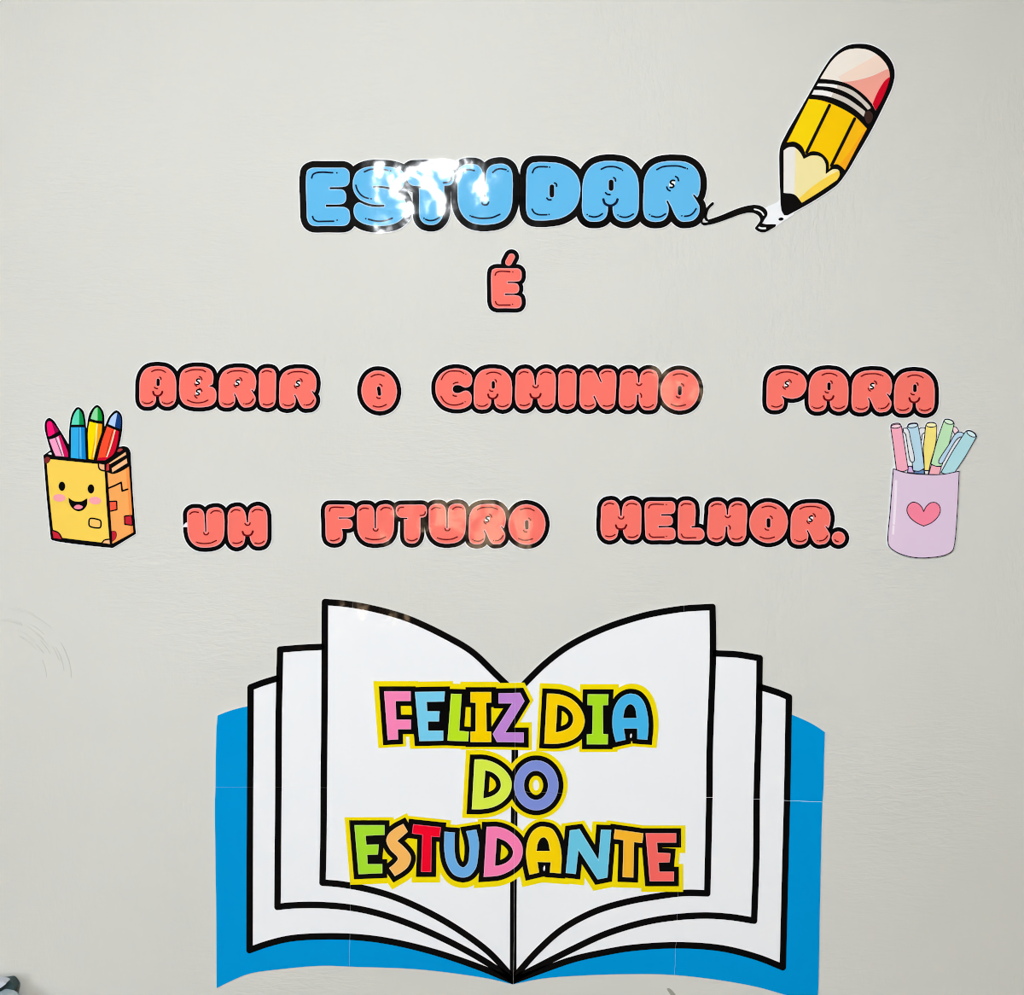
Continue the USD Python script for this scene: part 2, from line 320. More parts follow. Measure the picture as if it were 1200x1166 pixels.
BLUE = dict(rim=laminate('blue_rim', (176, 212, 244)), face=laminate('sky_blue_ink', (97, 184, 233)), line=laminate('navy_ink', (10, 22, 52)), lw=1.9, edge=7.6, tone='sky blue')
CORAL = dict(rim=laminate('coral_rim', (252, 168, 172)), face=laminate('coral_ink', (255, 118, 106)), line=laminate('maroon_ink', (108, 16, 22)), lw=1.5, edge=4.9, tone='coral')


def bubble_shapes(ch, bounds, tilt, st):
    """The letter's outline, dark lines, counters and eye marks, in photograph pixels."""
    T = BUB[ch]
    out = shape(T['out'], T['o'], 10)
    x0, y0, x1, y1 = out.bounds
    if bounds is None:
        M = [1, 0, 0, 1, 0, 0]
    else:
        a, b, c, d = bounds
        kx, ky = (b - a) / (x1 - x0), (d - c) / (y1 - y0)
        M = [kx, 0, 0, ky, a - kx * x0, c - ky * y0]
    def place(g):
        g = affinity.affine_transform(g, M)
        return affinity.rotate(g, tilt, origin=((bounds[0] + bounds[1]) / 2, (bounds[2] + bounds[3]) / 2)) if tilt else g
    def line(pts, w):
        q = np.asarray(_cr(pts)) / 10 + np.asarray(T['o'])
        return place(LineString(q)).buffer(w / 2, quad_segs=4)
    out = place(out)
    lines = [line(p, st['lw']) for p in T['lines']] + [line(p, st['lw'] * 1.5) for p in T['heavy']]
    lines += [place(Point(x / 10 + T['o'][0], y / 10 + T['o'][1])).buffer(st['lw'] * 0.5) for x, y in T['dots']]
    counters = [place(pill(x, y, w, h, T['o'], 10)) for x, y, w, h in T['pills']]
    whites, marks = [], []
    k = 1.0 if st is BLUE else 0.62 / max(M[0], 0.3) * M[0] * 1.15
    for x, y in T['eyes']:
        c = place(Point(x / 10 + T['o'][0], y / 10 + T['o'][1])).coords[0]
        k = 1.0 if st is BLUE else 0.78
        whites.append(affinity.rotate(ell(c[0], c[1], 3.3 * k, 4.9 * k), 25))
        es = [(2.6, -4.0), (0.4, -4.3), (-1.9, -2.6), (-1.3, -0.5), (1.0, 0.6), (1.9, 2.4), (0.2, 4.0), (-2.3, 3.9)]
        marks.append(stroke([(c[0] + p * k, c[1] + q * k) for p, q in es], 2.1 * k))
    return out, lines, counters, whites, marks


def word(text, label, st, letters, extra=None, nick=None, category='wall lettering', edge=None, group=None):
    """A word cut out of laminated card: white paper, black border, and each letter with its rim, face and line work."""
    L = [(ch, bubble_shapes(ch, b, tl, st)) for ch, b, tl in letters]
    solid = union_all([s[0].buffer(0.9).buffer(-0.9) for _, s in L] + ([extra] if extra is not None else []))
    border = solid.buffer(edge or st['edge'], quad_segs=8).buffer(-0.5).buffer(0.5)
    rim = border.buffer(1.0)
    if nick is not None:
        border = border.difference(nick)
    c = Cutout('word_cutout', label, category, rim, group)
    c.part('white_card', rim, PAPER, 0, label='white paper edge')
    c.part('black_border', border, INK, 1, label='black border')
    for ch, (out, lines, counters, whites, marks) in L:
        p = c.part('full_stop' if ch == '.' else 'letter', out, st['rim'], 2, label=f"{st['tone']} " + ('full stop' if ch == '.' else f'letter {ch}'))
        face = out.buffer(-0.95)
        c.part('letter_face', face, st['face'], 3, p)
        for ln in lines:
            if ln.area > 0:
                c.part('shine_line', ln.intersection(out.buffer(1.5)), st['line'], 4, p)
        for g in counters:
            c.part('counter_rim', g.buffer(0.7), st['rim'], 4, p)
            c.part('counter', g, INK, 5, p)
        for g, m in zip(whites, marks):
            c.part('counter_white', g, PAPER, 4, p)
            c.part('counter_mark', m, INK, 5, p)
    return c


W2 = 'coral word cut-outs on the wall'
word('ESTU', 'sky blue bubble lettering reading ESTU with black border and white lamp glare', BLUE, [(ch, None, 0) for ch in 'ESTU'])
word('DAR', 'sky blue bubble lettering reading DAR beside the pencil scribble', BLUE, [(ch, None, 0) for ch in 'DAR'])
acc = LineString([(599.4, 301.2), (596.0, 307.6)]).buffer(4.0)
cE = word('É', 'single coral letter É under the blue ESTUDAR', CORAL, [('E', (575.3, 611.5, 314.4, 361.6), 0.6)], extra=acc, group=W2)
pa = cE.part('accent', acc, CORAL['rim'], 2, label='coral acute accent')
cE.part('accent_face', acc.buffer(-0.7), CORAL['face'], 3, pa)
word('ABRIR', 'coral bubble word ABRIR above the crayon box at left', CORAL, [('A', (163.5, 207, 429, 476.8), 0), ('B', (210.2, 254, 429.8, 477.5), 0), ('R', (256.5, 300.5, 430.8, 477.8), 0), ('I', (303.4, 323.8, 431.3, 478.3), 0), ('R', (327.2, 371.2, 431.8, 479.2), 0)], group=W2)
word('O', 'single round coral letter O between ABRIR and CAMINHO', CORAL, [('O', (423.6, 465.3, 434, 482.1), -8)], group=W2, edge=5.0)
word('CAMINHO', 'long coral bubble word CAMINHO in the middle of its line', CORAL, [('C', (510.3, 553.5, 431.8, 479.8), 0), ('A', (555, 600.2, 431.8, 480.2), 0), ('M', (603.5, 651.3, 431.8, 480), 0), ('I', (654, 675.5, 432, 480.2), 0), ('N', (678.8, 722.2, 432, 480.4), 0), ('H', (725, 771.4, 432.5, 481), 0), ('O', (773.8, 819.2, 433.3, 481.3), 0)], group=W2)
word('PARA', 'coral bubble word PARA above the lilac pen cup', CORAL, [('P', (897.8, 945, 432.8, 481), 0), ('A', (947.2, 994, 433, 482.5), 0), ('R', (997.5, 1045, 434, 483.5), 0), ('A', (1047.2, 1095, 435, 485), 0)], group=W2)
word('UM', 'short coral bubble word UM right of the crayon box', CORAL, [('U', (219.8, 263.6, 594.7, 641.8), 1.5 * -1), ('M', (266.9, 313.8, 593, 640.9), -1.5)], group=W2, nick=shape([(214.5, 617.8, 1), (216, 614.5), (218.4, 612.3), (220.5, 612.5), (220.7, 617.6, 1)]))
word('FUTURO', 'coral bubble word FUTURO with warm lamp reflections', CORAL, [('F', (381, 416.2, 591, 637), 0), ('U', (418.5, 462.2, 590.7, 637.2), 0), ('T', (463.8, 500.5, 591, 637), 0), ('U', (502.5, 546.2, 590, 637.2), 0), ('R', (549.2, 592.8, 590.5, 638), 0), ('O', (595.7, 639.2, 590.8, 638.3), 0)], group=W2)
word('MELHOR.', 'coral bubble word MELHOR with full stop left of the pen cup', CORAL, [('M', (703.6, 751.6, 585.7, 633.3), 0), ('E', (755.2, 791.5, 587, 633.2), 0), ('L', (794, 825.5, 586.3, 633.5), 0), ('H', (828.5, 875.5, 587.2, 635.5), 0), ('O', (877.8, 923, 588.3, 636.3), 0), ('R', (926, 973, 589.5, 638.3), 0), ('.', None, 0)], group=W2)

# ------------------------------------------------------------------ the pencil
o, k = (820, 40), 4.858
sil = shape([(480, 1032, 1), (465, 1005), (457, 900), (452, 760), (456, 650), (490, 572), (560, 450), (640, 310), (700, 205), (760, 122), (830, 70), (900, 57), (980, 67), (1050, 108), (1095, 168), (1108, 228), (1095, 300), (1050, 400), (980, 540), (900, 680), (840, 782), (785, 855), (740, 890), (640, 955), (560, 1000), (500, 1032, 1)], o, k)
o2, k2 = (815, 220), 10.0
scrib = [stroke([(200, 188), (160, 225), (135, 265), (122, 310), (118, 350), (140, 395)], 3.3, o2, k2),
         shape([(75, 385, 1), (150, 375), (300, 325), (480, 250), (600, 215), (700, 203), (780, 222), (832, 270), (840, 320), (810, 370), (780, 420, 1), (830, 432), (890, 430), (940, 432, 1), (935, 455), (880, 490), (820, 522), (770, 525), (720, 505), (695, 478), (720, 440), (755, 385), (745, 345), (700, 308), (630, 295), (520, 318), (400, 362), (280, 405), (170, 435), (90, 442), (65, 420)], o2, k2)]
tail = union_all(scrib).difference(shape([(78, 370, 1), (110, 385), (148, 403, 1), (120, 410), (82, 405, 1)], o2, k2))
fine = stroke([(360, 378), (480, 345), (560, 322), (650, 300)], 0.5, o2, k2)
dot = ell(1000, 370, 30, 18, -8, o2, k2)
backing = union_all([sil.buffer(1.1), tail.buffer(0.6), poly([(790, 255), (850, 218), (960, 170), (1030, 60), (1150, 320), (1000, 415), (930, 470), (800, 440)], o2, k2)])
pc = Cutout('pencil_cutout', 'tilted yellow pencil cut-out with pink eraser and black scribble trailing from its tip', 'pencil picture', backing)
pc.part('white_card', backing, PAPER, 0, label='white paper edge')
pc.part('black_outline', sil, INK, 1, label='black outline and lead tip')
pc.part('scribble', tail.difference(sil), INK, 1, label='black scribbled line')
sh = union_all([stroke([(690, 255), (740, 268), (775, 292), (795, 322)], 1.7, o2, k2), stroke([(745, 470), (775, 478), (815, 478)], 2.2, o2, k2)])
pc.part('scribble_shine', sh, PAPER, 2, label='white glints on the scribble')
pc.part('scribble_dot', dot, INK, 1, label='black dot')
q, kq = (930, 45), 9.23
top_in = [(285, 440, 1), (330, 365), (400, 260), (480, 180), (570, 130), (680, 113), (800, 128), (900, 180), (985, 265), (1025, 340), (1038, 420, 1)]
ferr_top = [(845, 712, 1), (780, 635), (690, 560), (580, 495), (450, 458), (350, 446)]
er = shape(top_in + [(1025, 480), (960, 650), (885, 785, 1)] + ferr_top, q, kq)
e1 = pc.part('eraser', er, laminate('eraser_cream', (240, 232, 222)), 2, label='pale pink eraser')
pc.part('eraser_tone', er.intersection(poly([(480, 420), (900, 180), (1100, 200), (1100, 320), (640, 465), (520, 470)], q, kq)), laminate('eraser_beige', (242, 218, 202)), 3, e1)
pc.part('eraser_side', er.intersection(shape([(520, 475, 1), (640, 465), (850, 408), (1010, 335, 1), (1100, 400, 1), (1000, 700, 1), (845, 715, 1)], q, kq)), laminate('eraser_salmon', (241, 163, 148)), 4, e1, label='salmon side of the eraser')
pc.part('eraser_edge', er.intersection(shape([(1060, 405, 1), (990, 455), (930, 540), (880, 640), (850, 715, 1), (885, 800, 1), (1060, 520, 1)], q, kq)), laminate('eraser_red', (205, 8, 38)), 5, e1, label='red edge of the eraser')
for a, b in (([(262, 492, 1), (380, 495), (500, 515), (640, 570), (750, 660), (830, 755)], [(800, 775, 1), (720, 690), (600, 605), (460, 545), (350, 525), (245, 520, 1)]),
             ([(218, 562, 1), (330, 568), (450, 600), (580, 655), (690, 730), (772, 792, 1)], [(755, 850, 1), (660, 770), (540, 695), (400, 640), (290, 618), (193, 612, 1)])):
    band = shape(a + b, q, kq)
    e2 = pc.part('ferrule_band', band, laminate('ferrule_grey', (206, 200, 190)), 2, label='grey ferrule band')
    x_cut = 470 if a[0][0] == 262 else 440
    pc.part('ferrule_shine', band.intersection(poly([(0, 0), (x_cut - 30, 0), (x_cut, 545), (x_cut - 60, 700), (0, 900)], q, kq)), laminate('ferrule_white', (243, 242, 240)), 3, e2)
pc.part('ferrule_end', shape([(775, 800), (820, 790), (855, 840), (830, 910), (800, 925), (765, 860)], q, kq), laminate('brown_ink', (58, 38, 32)), 2, label='dark brown end of the ferrule')
bar = shape([(620, 371, 1), (690, 379), (780, 412), (880, 470), (950, 540, 1), (900, 632), (825, 776, 1), (805, 756), (780, 742), (752, 750), (735, 772, 1), (730, 725), (690, 680), (640, 668), (602, 685, 1), (580, 640), (540, 615), (495, 618, 1), (555, 500)], o, k)
b = pc.part('barrel', bar, laminate('pencil_yellow', (255, 199, 8)), 2, label='yellow barrel')
pc.part('barrel_side', bar.intersection(poly([(600, 350), (737, 405), (605, 690), (480, 690)], o, k)), laminate('pencil_lemon', (255, 212, 14)), 3, b)
pc.part('barrel_side', bar.intersection(poly([(880, 480), (960, 500), (960, 600), (830, 800), (740, 760)], o, k)), laminate('pencil_amber', (255, 186, 22)), 3, b)
pc.part('barrel_edge', bar.intersection(poly([(925, 560), (960, 530), (830, 790), (795, 745), (860, 660)], o, k)), laminate('pencil_orange', (255, 166, 30)), 4, b)
for p1, p2 in (((737, 408), (607, 675)), ((880, 484), (748, 750))):
    pc.part('barrel_line', stroke([p1, p2], 3.6, o, k, smooth=False).intersection(sil), INK, 5, b, label='black line along the barrel')
wood = shape([(476, 665, 1), (500, 648), (535, 645), (570, 675), (590, 712, 1), (640, 692), (690, 702), (714, 740), (716, 798, 1), (760, 770), (788, 775), (795, 803), (780, 832, 1), (680, 900), (580, 962, 1), (540, 916), (476, 905, 1)], o, k)
w_ = pc.part('wood_point', wood, laminate('wood_cream', (239, 227, 165)), 2, label='cream wood point')
pc.part('wood_light', wood.intersection(poly([(400, 600), (545, 600), (538, 960), (400, 960)], o, k)), laminate('wood_white', (232, 230, 224)), 3, w_)
pc.part('wood_shade', wood.intersection(shape([(555, 945, 1), (640, 870), (735, 806), (800, 775, 1), (800, 840, 1), (580, 975, 1)], o, k)), laminate('wood_gold', (252, 210, 78)), 3, w_)

# ------------------------------------------------------------------ the smiling crayon box
o, k = (30, 460), 5.827
oa, ka = (40, 470), 12.957
ob, kb = (95, 470), 12.957
oc1 = shape([(132, 235), (140, 192), (162, 174), (192, 190), (232, 250), (275, 320), (300, 370), (300, 450), (200, 445), (168, 380), (150, 320)], o, k)
oc2 = shape([(303, 225), (322, 140), (357, 100), (392, 120), (410, 185), (418, 300), (418, 470), (298, 460), (297, 345)], o, k)
oc3 = shape([(422, 225), (445, 130), (490, 86), (530, 125), (541, 220), (520, 400), (480, 475), (418, 475)], o, k)
oc4 = shape([(550, 215), (580, 155), (622, 122), (655, 150), (663, 235), (640, 370), (625, 420), (560, 480), (480, 475), (500, 400)], o, k)
body = shape([(124, 428, 1), (170, 396, 1), (300, 430, 1), (560, 440, 1), (640, 372), (695, 372), (716, 400), (722, 470), (735, 700), (755, 965, 1), (600, 1060, 1), (585, 1060), (190, 1010), (175, 1000, 1), (145, 700)], o, k)
sil = union_all([oc1, oc2, oc3, oc4, body]).buffer(0.4).buffer(-0.4)
sil = union_all([sil] + [Polygon(p.exterior) for p in polys(sil)])
cb = Cutout('crayon_box_cutout', 'smiling yellow crayon box cut-out holding four coloured crayons', 'crayon box picture', sil.buffer(0.9))
cb.part('white_card', sil.buffer(0.9), PAPER, 0, label='white paper edge')
cb.part('black_outline', sil, INK, 1, label='black outline')
cb.part('box_inside', shape([(215, 805, 1), (250, 780), (270, 790), (268, 818, 1)], oa, ka), PAPER, 2, label='white inside of the box')
cb.part('box_inside', shape([(555, 770), (580, 725), (640, 730), (600, 765)], ob, kb), laminate('box_red_brown', (170, 60, 62)), 2, label='dark red inside of the box')
fr = shape([(145, 452, 1), (300, 468), (540, 492, 1), (555, 760), (577, 1030, 1), (380, 1008), (195, 985, 1), (165, 700)], o, k)
fp = cb.part('box_front', fr, laminate('box_yellow', (255, 209, 88)), 2, label='yellow front')
M1, CR, PE = laminate('box_dark_red', (130, 42, 44)), laminate('box_crimson', (196, 34, 52)), laminate('box_peach', (255, 186, 135))


def lined(name, g, mat, parent, level, w=2.0, label=None, clip=None):
    ring = g.buffer(w)
    cb.part(name + '_outline', ring if clip is None else ring.intersection(clip), INK, level, parent)
    cb.part(name, g if clip is None else g.intersection(clip), mat, level + 1, parent, label=label)


lined('corner_patch', shape([(165, 880, 1), (195, 848), (245, 860, 1), (245, 895), (220, 930), (180, 950, 1)], oa, ka), M1, fp, 3, 0.5, 'dark red corner patch', sil)
lined('corner_patch', shape([(186, 945, 1), (225, 962), (248, 1000, 1), (194, 994, 1)], o, k), CR, fp, 3, 1.6, 'crimson corner patch', sil)
lined('corner_patch', shape([(505, 487, 1), (540, 492, 1), (541, 530, 1), (515, 522), (508, 510)], o, k), PE, fp, 3, 1.8, 'peach corner patch', sil)
lined('corner_patch', shape([(530, 1026, 1), (543, 1012), (575, 1006, 1), (578, 1034, 1)], o, k), PE, fp, 3, 1.6, 'peach corner patch', sil)
lined('front_label', shape([(443, 868), (450, 864), (508, 876), (512, 884), (510, 915), (503, 920), (446, 910), (441, 903)], o, k), laminate('box_label', (255, 196, 104)), fp, 3, 1.7, 'small orange rectangle')
for cx, cy in ((251, 640), (449, 658)):
    cb.part('eye', ell(cx, cy, 22, 31, 0, o, k), INK, 3, fp, label='black oval eye')
for cx, cy in ((233, 719), (477, 738)):
    cb.part('cheek', ell(cx, cy, 42, 26, 3, o, k), laminate('cheek_pink', (248, 164, 172)), 3, fp, label='pink cheek')
cb.part('mouth', shape([(296, 718, 1), (330, 740), (380, 744), (424, 722, 1), (420, 770), (392, 803), (355, 809), (318, 785), (300, 750)], o, k), INK, 3, fp, label='black open mouth')
cb.part('tongue', shape([(333, 785), (345, 770), (370, 767), (394, 780), (380, 794), (350, 796)], o, k), laminate('tongue_pink', (245, 140, 165)), 4, fp, label='pink tongue')
sd = shape([(561, 545, 1), (600, 556), (660, 535), (708, 505, 1), (722, 700), (738, 955, 1), (595, 1032, 1), (580, 800)], o, k)
sp = cb.part('box_side', sd, laminate('box_orange', (255, 168, 92)), 2, label='orange side')
cb.part('side_shade', sd.intersection(poly([(685, 490), (720, 490), (740, 960), (722, 970)], o, k)), laminate('box_deep_orange', (246, 146, 72)), 3, sp)
cb.part('zigzag_line', stroke([(562, 656), (610, 636), (655, 614), (660, 650), (662, 672), (700, 660)], 1.9, o, k, smooth=False), INK, 4, sp, label='black zigzag line')
lined('side_patch', poly([(578, 748), (620, 746), (622, 796), (580, 806)], o, k), laminate('box_red_orange', (240, 88, 62)), sp, 3, 1.5, 'red orange square patch')
lined('side_patch', poly([(682, 848), (724, 843), (730, 902), (684, 896)], o, k), CR, sp, 3, 1.5, 'crimson square patch')
lined('side_patch', shape([(592, 948, 1), (614, 950), (622, 972), (612, 1000), (594, 1014, 1)], o, k), CR, sp, 3, 0.6, 'crimson half-round patch')
cb.part('flap_side', shape([(393, 960, 1), (430, 940, 1), (432, 1050, 1), (388, 1060, 1)], ob, kb), laminate('flap_red', (190, 52, 55)), 2, label='dark red flap edge')
cb.part('strap', poly([(430, 945), (680, 775), (690, 815), (440, 960)], ob, kb), PE, 2, label='peach strap')
cb.part('strap', poly([(470, 1020), (698, 872), (708, 940), (480, 1082)], ob, kb), PE, 2, label='peach strap')


def crayon(label, bodyg, bcol, tipg, tcol, sideb, sbcol, sidet, stcol, lines=()):
    bp = cb.part('crayon', bodyg, bcol, 2, label=label)
    cb.part('crayon_side', bodyg.intersection(sideb), sbcol, 3, bp)
    cb.part('crayon_tip', tipg, tcol, 2, bp)
    cb.part('tip_side', tipg.intersection(sidet), stcol, 3, bp)
    for g, m in lines:
        cb.part('crayon_line', g.intersection(bodyg), m, 4, bp)


crayon('pink crayon', shape([(235, 585, 1), (320, 560), (405, 515, 1), (460, 640), (520, 790), (522, 850, 1), (330, 832, 1), (275, 700)], oa, ka), laminate('crayon_pink', (250, 160, 200)),
       shape([(200, 345), (215, 312), (245, 305), (300, 345), (350, 410), (375, 460), (340, 480), (225, 535), (210, 470)], oa, ka), laminate('crayon_magenta', (242, 18, 112)),
       poly([(370, 500), (420, 500), (540, 800), (530, 870), (470, 870)], oa, ka), laminate('crayon_rose', (205, 20, 92)),
       poly([(265, 290), (400, 400), (400, 500), (325, 500)], oa, ka), laminate('crayon_plum', (140, 8, 70)),
       [(stroke([(330, 560), (375, 680), (435, 830)], 0.8, oa, ka), INK), (stroke([(365, 560), (405, 680), (450, 830)], 1.3, oa, ka), laminate('crayon_pale_pink', (255, 215, 228)))])
crayon('blue crayon', poly([(565, 400), (772, 400), (790, 885), (562, 862)], oa, ka), laminate('crayon_blue', (48, 172, 232)),
       shape([(572, 360, 1), (595, 250), (635, 165), (678, 125), (725, 180), (752, 270), (762, 358, 1)], oa, ka), laminate('crayon_teal', (94, 216, 186)),
       poly([(718, 380), (800, 380), (800, 900), (735, 900)], oa, ka), laminate('crayon_deep_blue', (16, 132, 206)),
       poly([(690, 100), (800, 100), (800, 380), (690, 380)], oa, ka), laminate('crayon_green', (10, 142, 72)),
       [(stroke([(690, 400), (688, 870)], 1.0, oa, ka, smooth=False), laminate('crayon_mid_blue', (18, 118, 190))), (stroke([(706, 400), (706, 840)], 1.0, oa, ka, smooth=False), laminate('crayon_pale_blue', (128, 208, 246)))])
crayon('yellow crayon', shape([(135, 310, 1), (230, 335), (325, 350, 1), (318, 480, 1), (250, 680), (195, 890, 1), (120, 880, 1), (110, 450)], ob, kb), laminate('crayon_yellow', (255, 220, 4)),
       shape([(150, 270, 1), (180, 180), (220, 115), (258, 98), (300, 150), (322, 230), (326, 302, 1), (240, 295)], ob, kb), laminate('crayon_mint', (138, 214, 158)),
       poly([(255, 330), (340, 330), (330, 500), (180, 900), (150, 900)], ob, kb), laminate('crayon_amber', (244, 160, 14)),
       poly([(258, 80), (340, 80), (340, 320), (256, 320)], ob, kb), laminate('crayon_leaf', (12, 146, 44)),
       [(stroke([(252, 340), (238, 480), (230, 620), (195, 850)], 1.5, ob, kb), laminate('crayon_cream', (255, 240, 150)))])
crayon('red crayon', shape([(400, 385, 1), (490, 425), (580, 460, 1), (560, 620), (500, 800), (370, 900, 1), (250, 902, 1), (310, 650)], ob, kb), laminate('crayon_red', (252, 78, 46)),
       shape([(418, 350, 1), (465, 245), (545, 180), (590, 215), (612, 300), (600, 425, 1), (510, 390)], ob, kb), laminate('crayon_powder_blue', (176, 204, 244)),
       poly([(535, 430), (600, 440), (580, 640), (510, 800), (380, 920), (240, 920), (270, 862), (390, 852)], ob, kb), laminate('crayon_crimson', (206, 14, 46)),
       poly([(560, 160), (660, 160), (640, 440), (520, 440), (525, 350)], ob, kb), laminate('crayon_navy', (20, 58, 122)),
       [(stroke([(520, 445), (480, 600), (440, 730), (398, 845)], 1.5, ob, kb), laminate('crayon_cream_red', (255, 226, 190))), (stroke([(488, 440), (440, 610), (385, 840)], 0.7, ob, kb), laminate('crayon_dark_red', (150, 12, 30)))])

# ------------------------------------------------------------------ the lilac pen cup
o, k = (1020, 480), 6.3
oa, ka = (1035, 485), 14.571
ob, kb = (1080, 485), 14.571
LINE = laminate('pen_line', (38, 34, 48))
cup = shape([(165, 438, 1), (250, 465), (380, 479), (520, 479), (650, 455, 1), (636, 750), (612, 1010), (596, 1045), (540, 1075), (430, 1092), (320, 1091), (220, 1066), (150, 1026), (128, 992), (142, 740)], o, k)
pens = [
    ('pink pen', shape([(122, 225, 1), (135, 185), (200, 163), (270, 165), (305, 212, 1), (345, 450), (420, 950, 1), (330, 985), (220, 955, 1), (165, 520)], oa, ka), (246, 172, 192), (212, 212, 85, 33, -6, oa, ka)),
    ('light blue pen', shape([(402, 225, 1), (430, 175), (510, 157), (575, 165), (592, 220, 1), (640, 480), (697, 930, 1), (600, 980), (500, 965, 1), (465, 560)], oa, ka), (182, 216, 234), (497, 203, 84, 34, -8, oa, ka)),
    ('yellow pen', shape([(718, 205, 1), (745, 160), (810, 145), (880, 160), (906, 205, 1), (902, 400), (870, 600), (805, 820), (775, 968, 1), (698, 968, 1), (690, 780), (678, 600), (700, 400)], oa, ka), (245, 228, 128), (812, 190, 88, 38, 0, oa, ka)),
    ('green pen', shape([(368, 130, 1), (390, 98), (450, 92), (520, 120), (548, 165, 1), (510, 330), (450, 550), (335, 890, 1), (240, 895), (150, 855, 1), (250, 480)], ob, kb), (190, 230, 186), (455, 138, 82, 38, 16, ob, kb)),
    ('turquoise pen', shape([(720, 330, 1), (760, 290), (830, 290), (905, 340), (928, 390, 1), (740, 720), (545, 1015, 1), (400, 1030), (322, 1000, 1), (520, 640)], ob, kb), (176, 222, 230), (836, 345, 85, 38, 30, ob, kb)),
]
clips = [
    ('white pen clip', shape([(330, 250, 1), (390, 245), (425, 280), (460, 440), (525, 780), (510, 820), (480, 825), (455, 800), (400, 500), (370, 340), (340, 315, 1)], oa, ka), (228, 230, 234)),
    ('white pen clip', shape([(605, 265, 1), (640, 238), (712, 242, 1), (705, 320, 1), (665, 350), (650, 450, 1), (625, 420, 1)], oa, ka), (240, 226, 230)),
    ('pale pink pen clip', shape([(535, 215, 1), (580, 225), (630, 290, 1), (560, 350, 1), (525, 290, 1)], ob, kb), (244, 214, 222)),
    ('pale blue pen clip', shape([(715, 335, 1), (660, 312), (600, 320), (550, 365), (460, 520), (285, 800), (290, 845), (330, 850), (360, 820), (450, 660), (580, 450), (640, 400), (680, 395, 1)], ob, kb), (186, 216, 236)),
]
lows = [
    ('lilac pen grip', poly([(425, 895), (480, 895), (525, 1010), (410, 1000)], oa, ka), (212, 178, 226)),
    ('slate blue pen grip', poly([(520, 985), (690, 950), (695, 1030), (520, 1015)], oa, ka), (104, 140, 190)),
    ('white pen tip', poly([(698, 970), (775, 970), (760, 1035), (705, 1030)], oa, ka), (240, 238, 226)),
    ('pink pen grip', poly([(160, 870), (330, 905), (300, 1040), (115, 1035)], ob, kb), (244, 176, 188)),
]
rear = union_all([stroke([(165, 440), (170, 433), (188, 430)], 1, o, k), shape([(620, 450, 1), (640, 448), (650, 457, 1), (610, 470, 1)], o, k)])
allg = union_all([cup] + [p[1] for p in pens] + [c[1] for c in clips] + [l[1] for l in lows] + [rear]).buffer(0.8)
allg = union_all([Polygon(p.exterior) for p in polys(allg.buffer(1.2).buffer(-1.2))])
pcu = Cutout('pen_cup_cutout', 'lilac cup cut-out with a pink heart and five pastel pens', 'pen cup picture', allg.buffer(0.5))
pcu.part('white_card', allg.buffer(0.5), PAPER, 0, label='white paper edge')
LW = 0.52


def inked(name, g, rgb, level, label, parent=None, w=LW):
    p = pcu.part(name, g.buffer(w), LINE, level, parent, label=label)
    pcu.part(name + '_fill', g.buffer(-w), laminate('pen_' + label.replace(' ', '_'), rgb), level + 1, p, label=label)
    return p


for label, g, rgb in lows:
    inked('pen_grip', g, rgb, 1, label)
for i in (0, 1, 2):
    inked('pen_clip', clips[i][1], clips[i][2], 1 if i != 0 else 5, clips[i][0])
for i, (label, g, rgb, cap) in enumerate(pens):
    lv = (3, 3, 3, 5, 9)[i]
    if i == 4:
        inked('pen_clip', clips[3][1], clips[3][2], 7, clips[3][0])
    p = inked('pen', g, rgb, lv, label)
    e = ell(*cap)
    pcu.part('pen_end_line', e.buffer(LW).intersection(g.buffer(LW)).difference(e.buffer(-LW)), LINE, lv + 2, p)
    pcu.part('pen_end', e.buffer(-LW).intersection(g.buffer(-LW)), laminate('pen_end_' + label.replace(' ', '_'), tuple(min(250, c + (255 - c) * 0.45) for c in rgb)), lv + 3, p, label='paler end cap')
c0 = pcu.part('cup', cup.buffer(LW), LINE, 12, label='black outlined lilac cup')
pcu.part('cup_fill', cup.buffer(-LW), laminate('cup_lilac', (223, 201, 225)), 13, c0, label='lilac cup')
pcu.part('cup_shine', union_all([stroke([(184, 530), (178, 680), (168, 840)], 3.0, o, k), stroke([(166, 860), (162, 915)], 2.4, o, k)]), laminate('cup_shine', (240, 228, 242)), 14, c0, label='pale stripe down the cup')
heart = shape([(388, 752, 1), (370, 715), (340, 690), (305, 684), (274, 708), (264, 745), (283, 790), (330, 832), (388, 860, 1), (450, 832), (495, 787), (511, 742), (500, 705), (470, 685), (435, 690), (405, 718)], o, k)
h0 = pcu.part('heart', heart.buffer(LW), LINE, 14, c0, label='dark outlined heart')
pcu.part('heart_fill', heart.buffer(-LW), laminate('heart_pink', (250, 134, 160)), 15, c0, label='pink heart')

# ------------------------------------------------------------------ the open book
BLUEP = laminate('cover_blue', (0, 148, 216))
cover = shape([(255.4, 838.2, 1), (269, 833), (283.2, 829), (296, 826.5, 1), (330, 830, 1), (880, 835, 1), (927.3, 837.2, 1), (940, 842.5), (954, 849.5), (966.4, 857.8, 1), (965.6, 880), (964.4, 930), (963.5, 940), (960.4, 1067.6), (958.3, 1164.6), (957, 1174, 1), (940, 1170), (919.3, 1165), (887.6, 1156.2), (841.2, 1147.8), (786.4, 1141.8), (740, 1141), (685, 1142.5), (635, 1146.3), (601, 1153, 1), (572.5, 1146.3), (522.5, 1138.8), (480, 1134.7), (419.3, 1132.6), (375, 1131.3), (330.7, 1135.1), (292.7, 1140.4), (271.6, 1148.8), (254.3, 1157.4, 1), (253.7, 1067.6), (252.2, 941), (252.8, 922.6), (254, 854.7)])
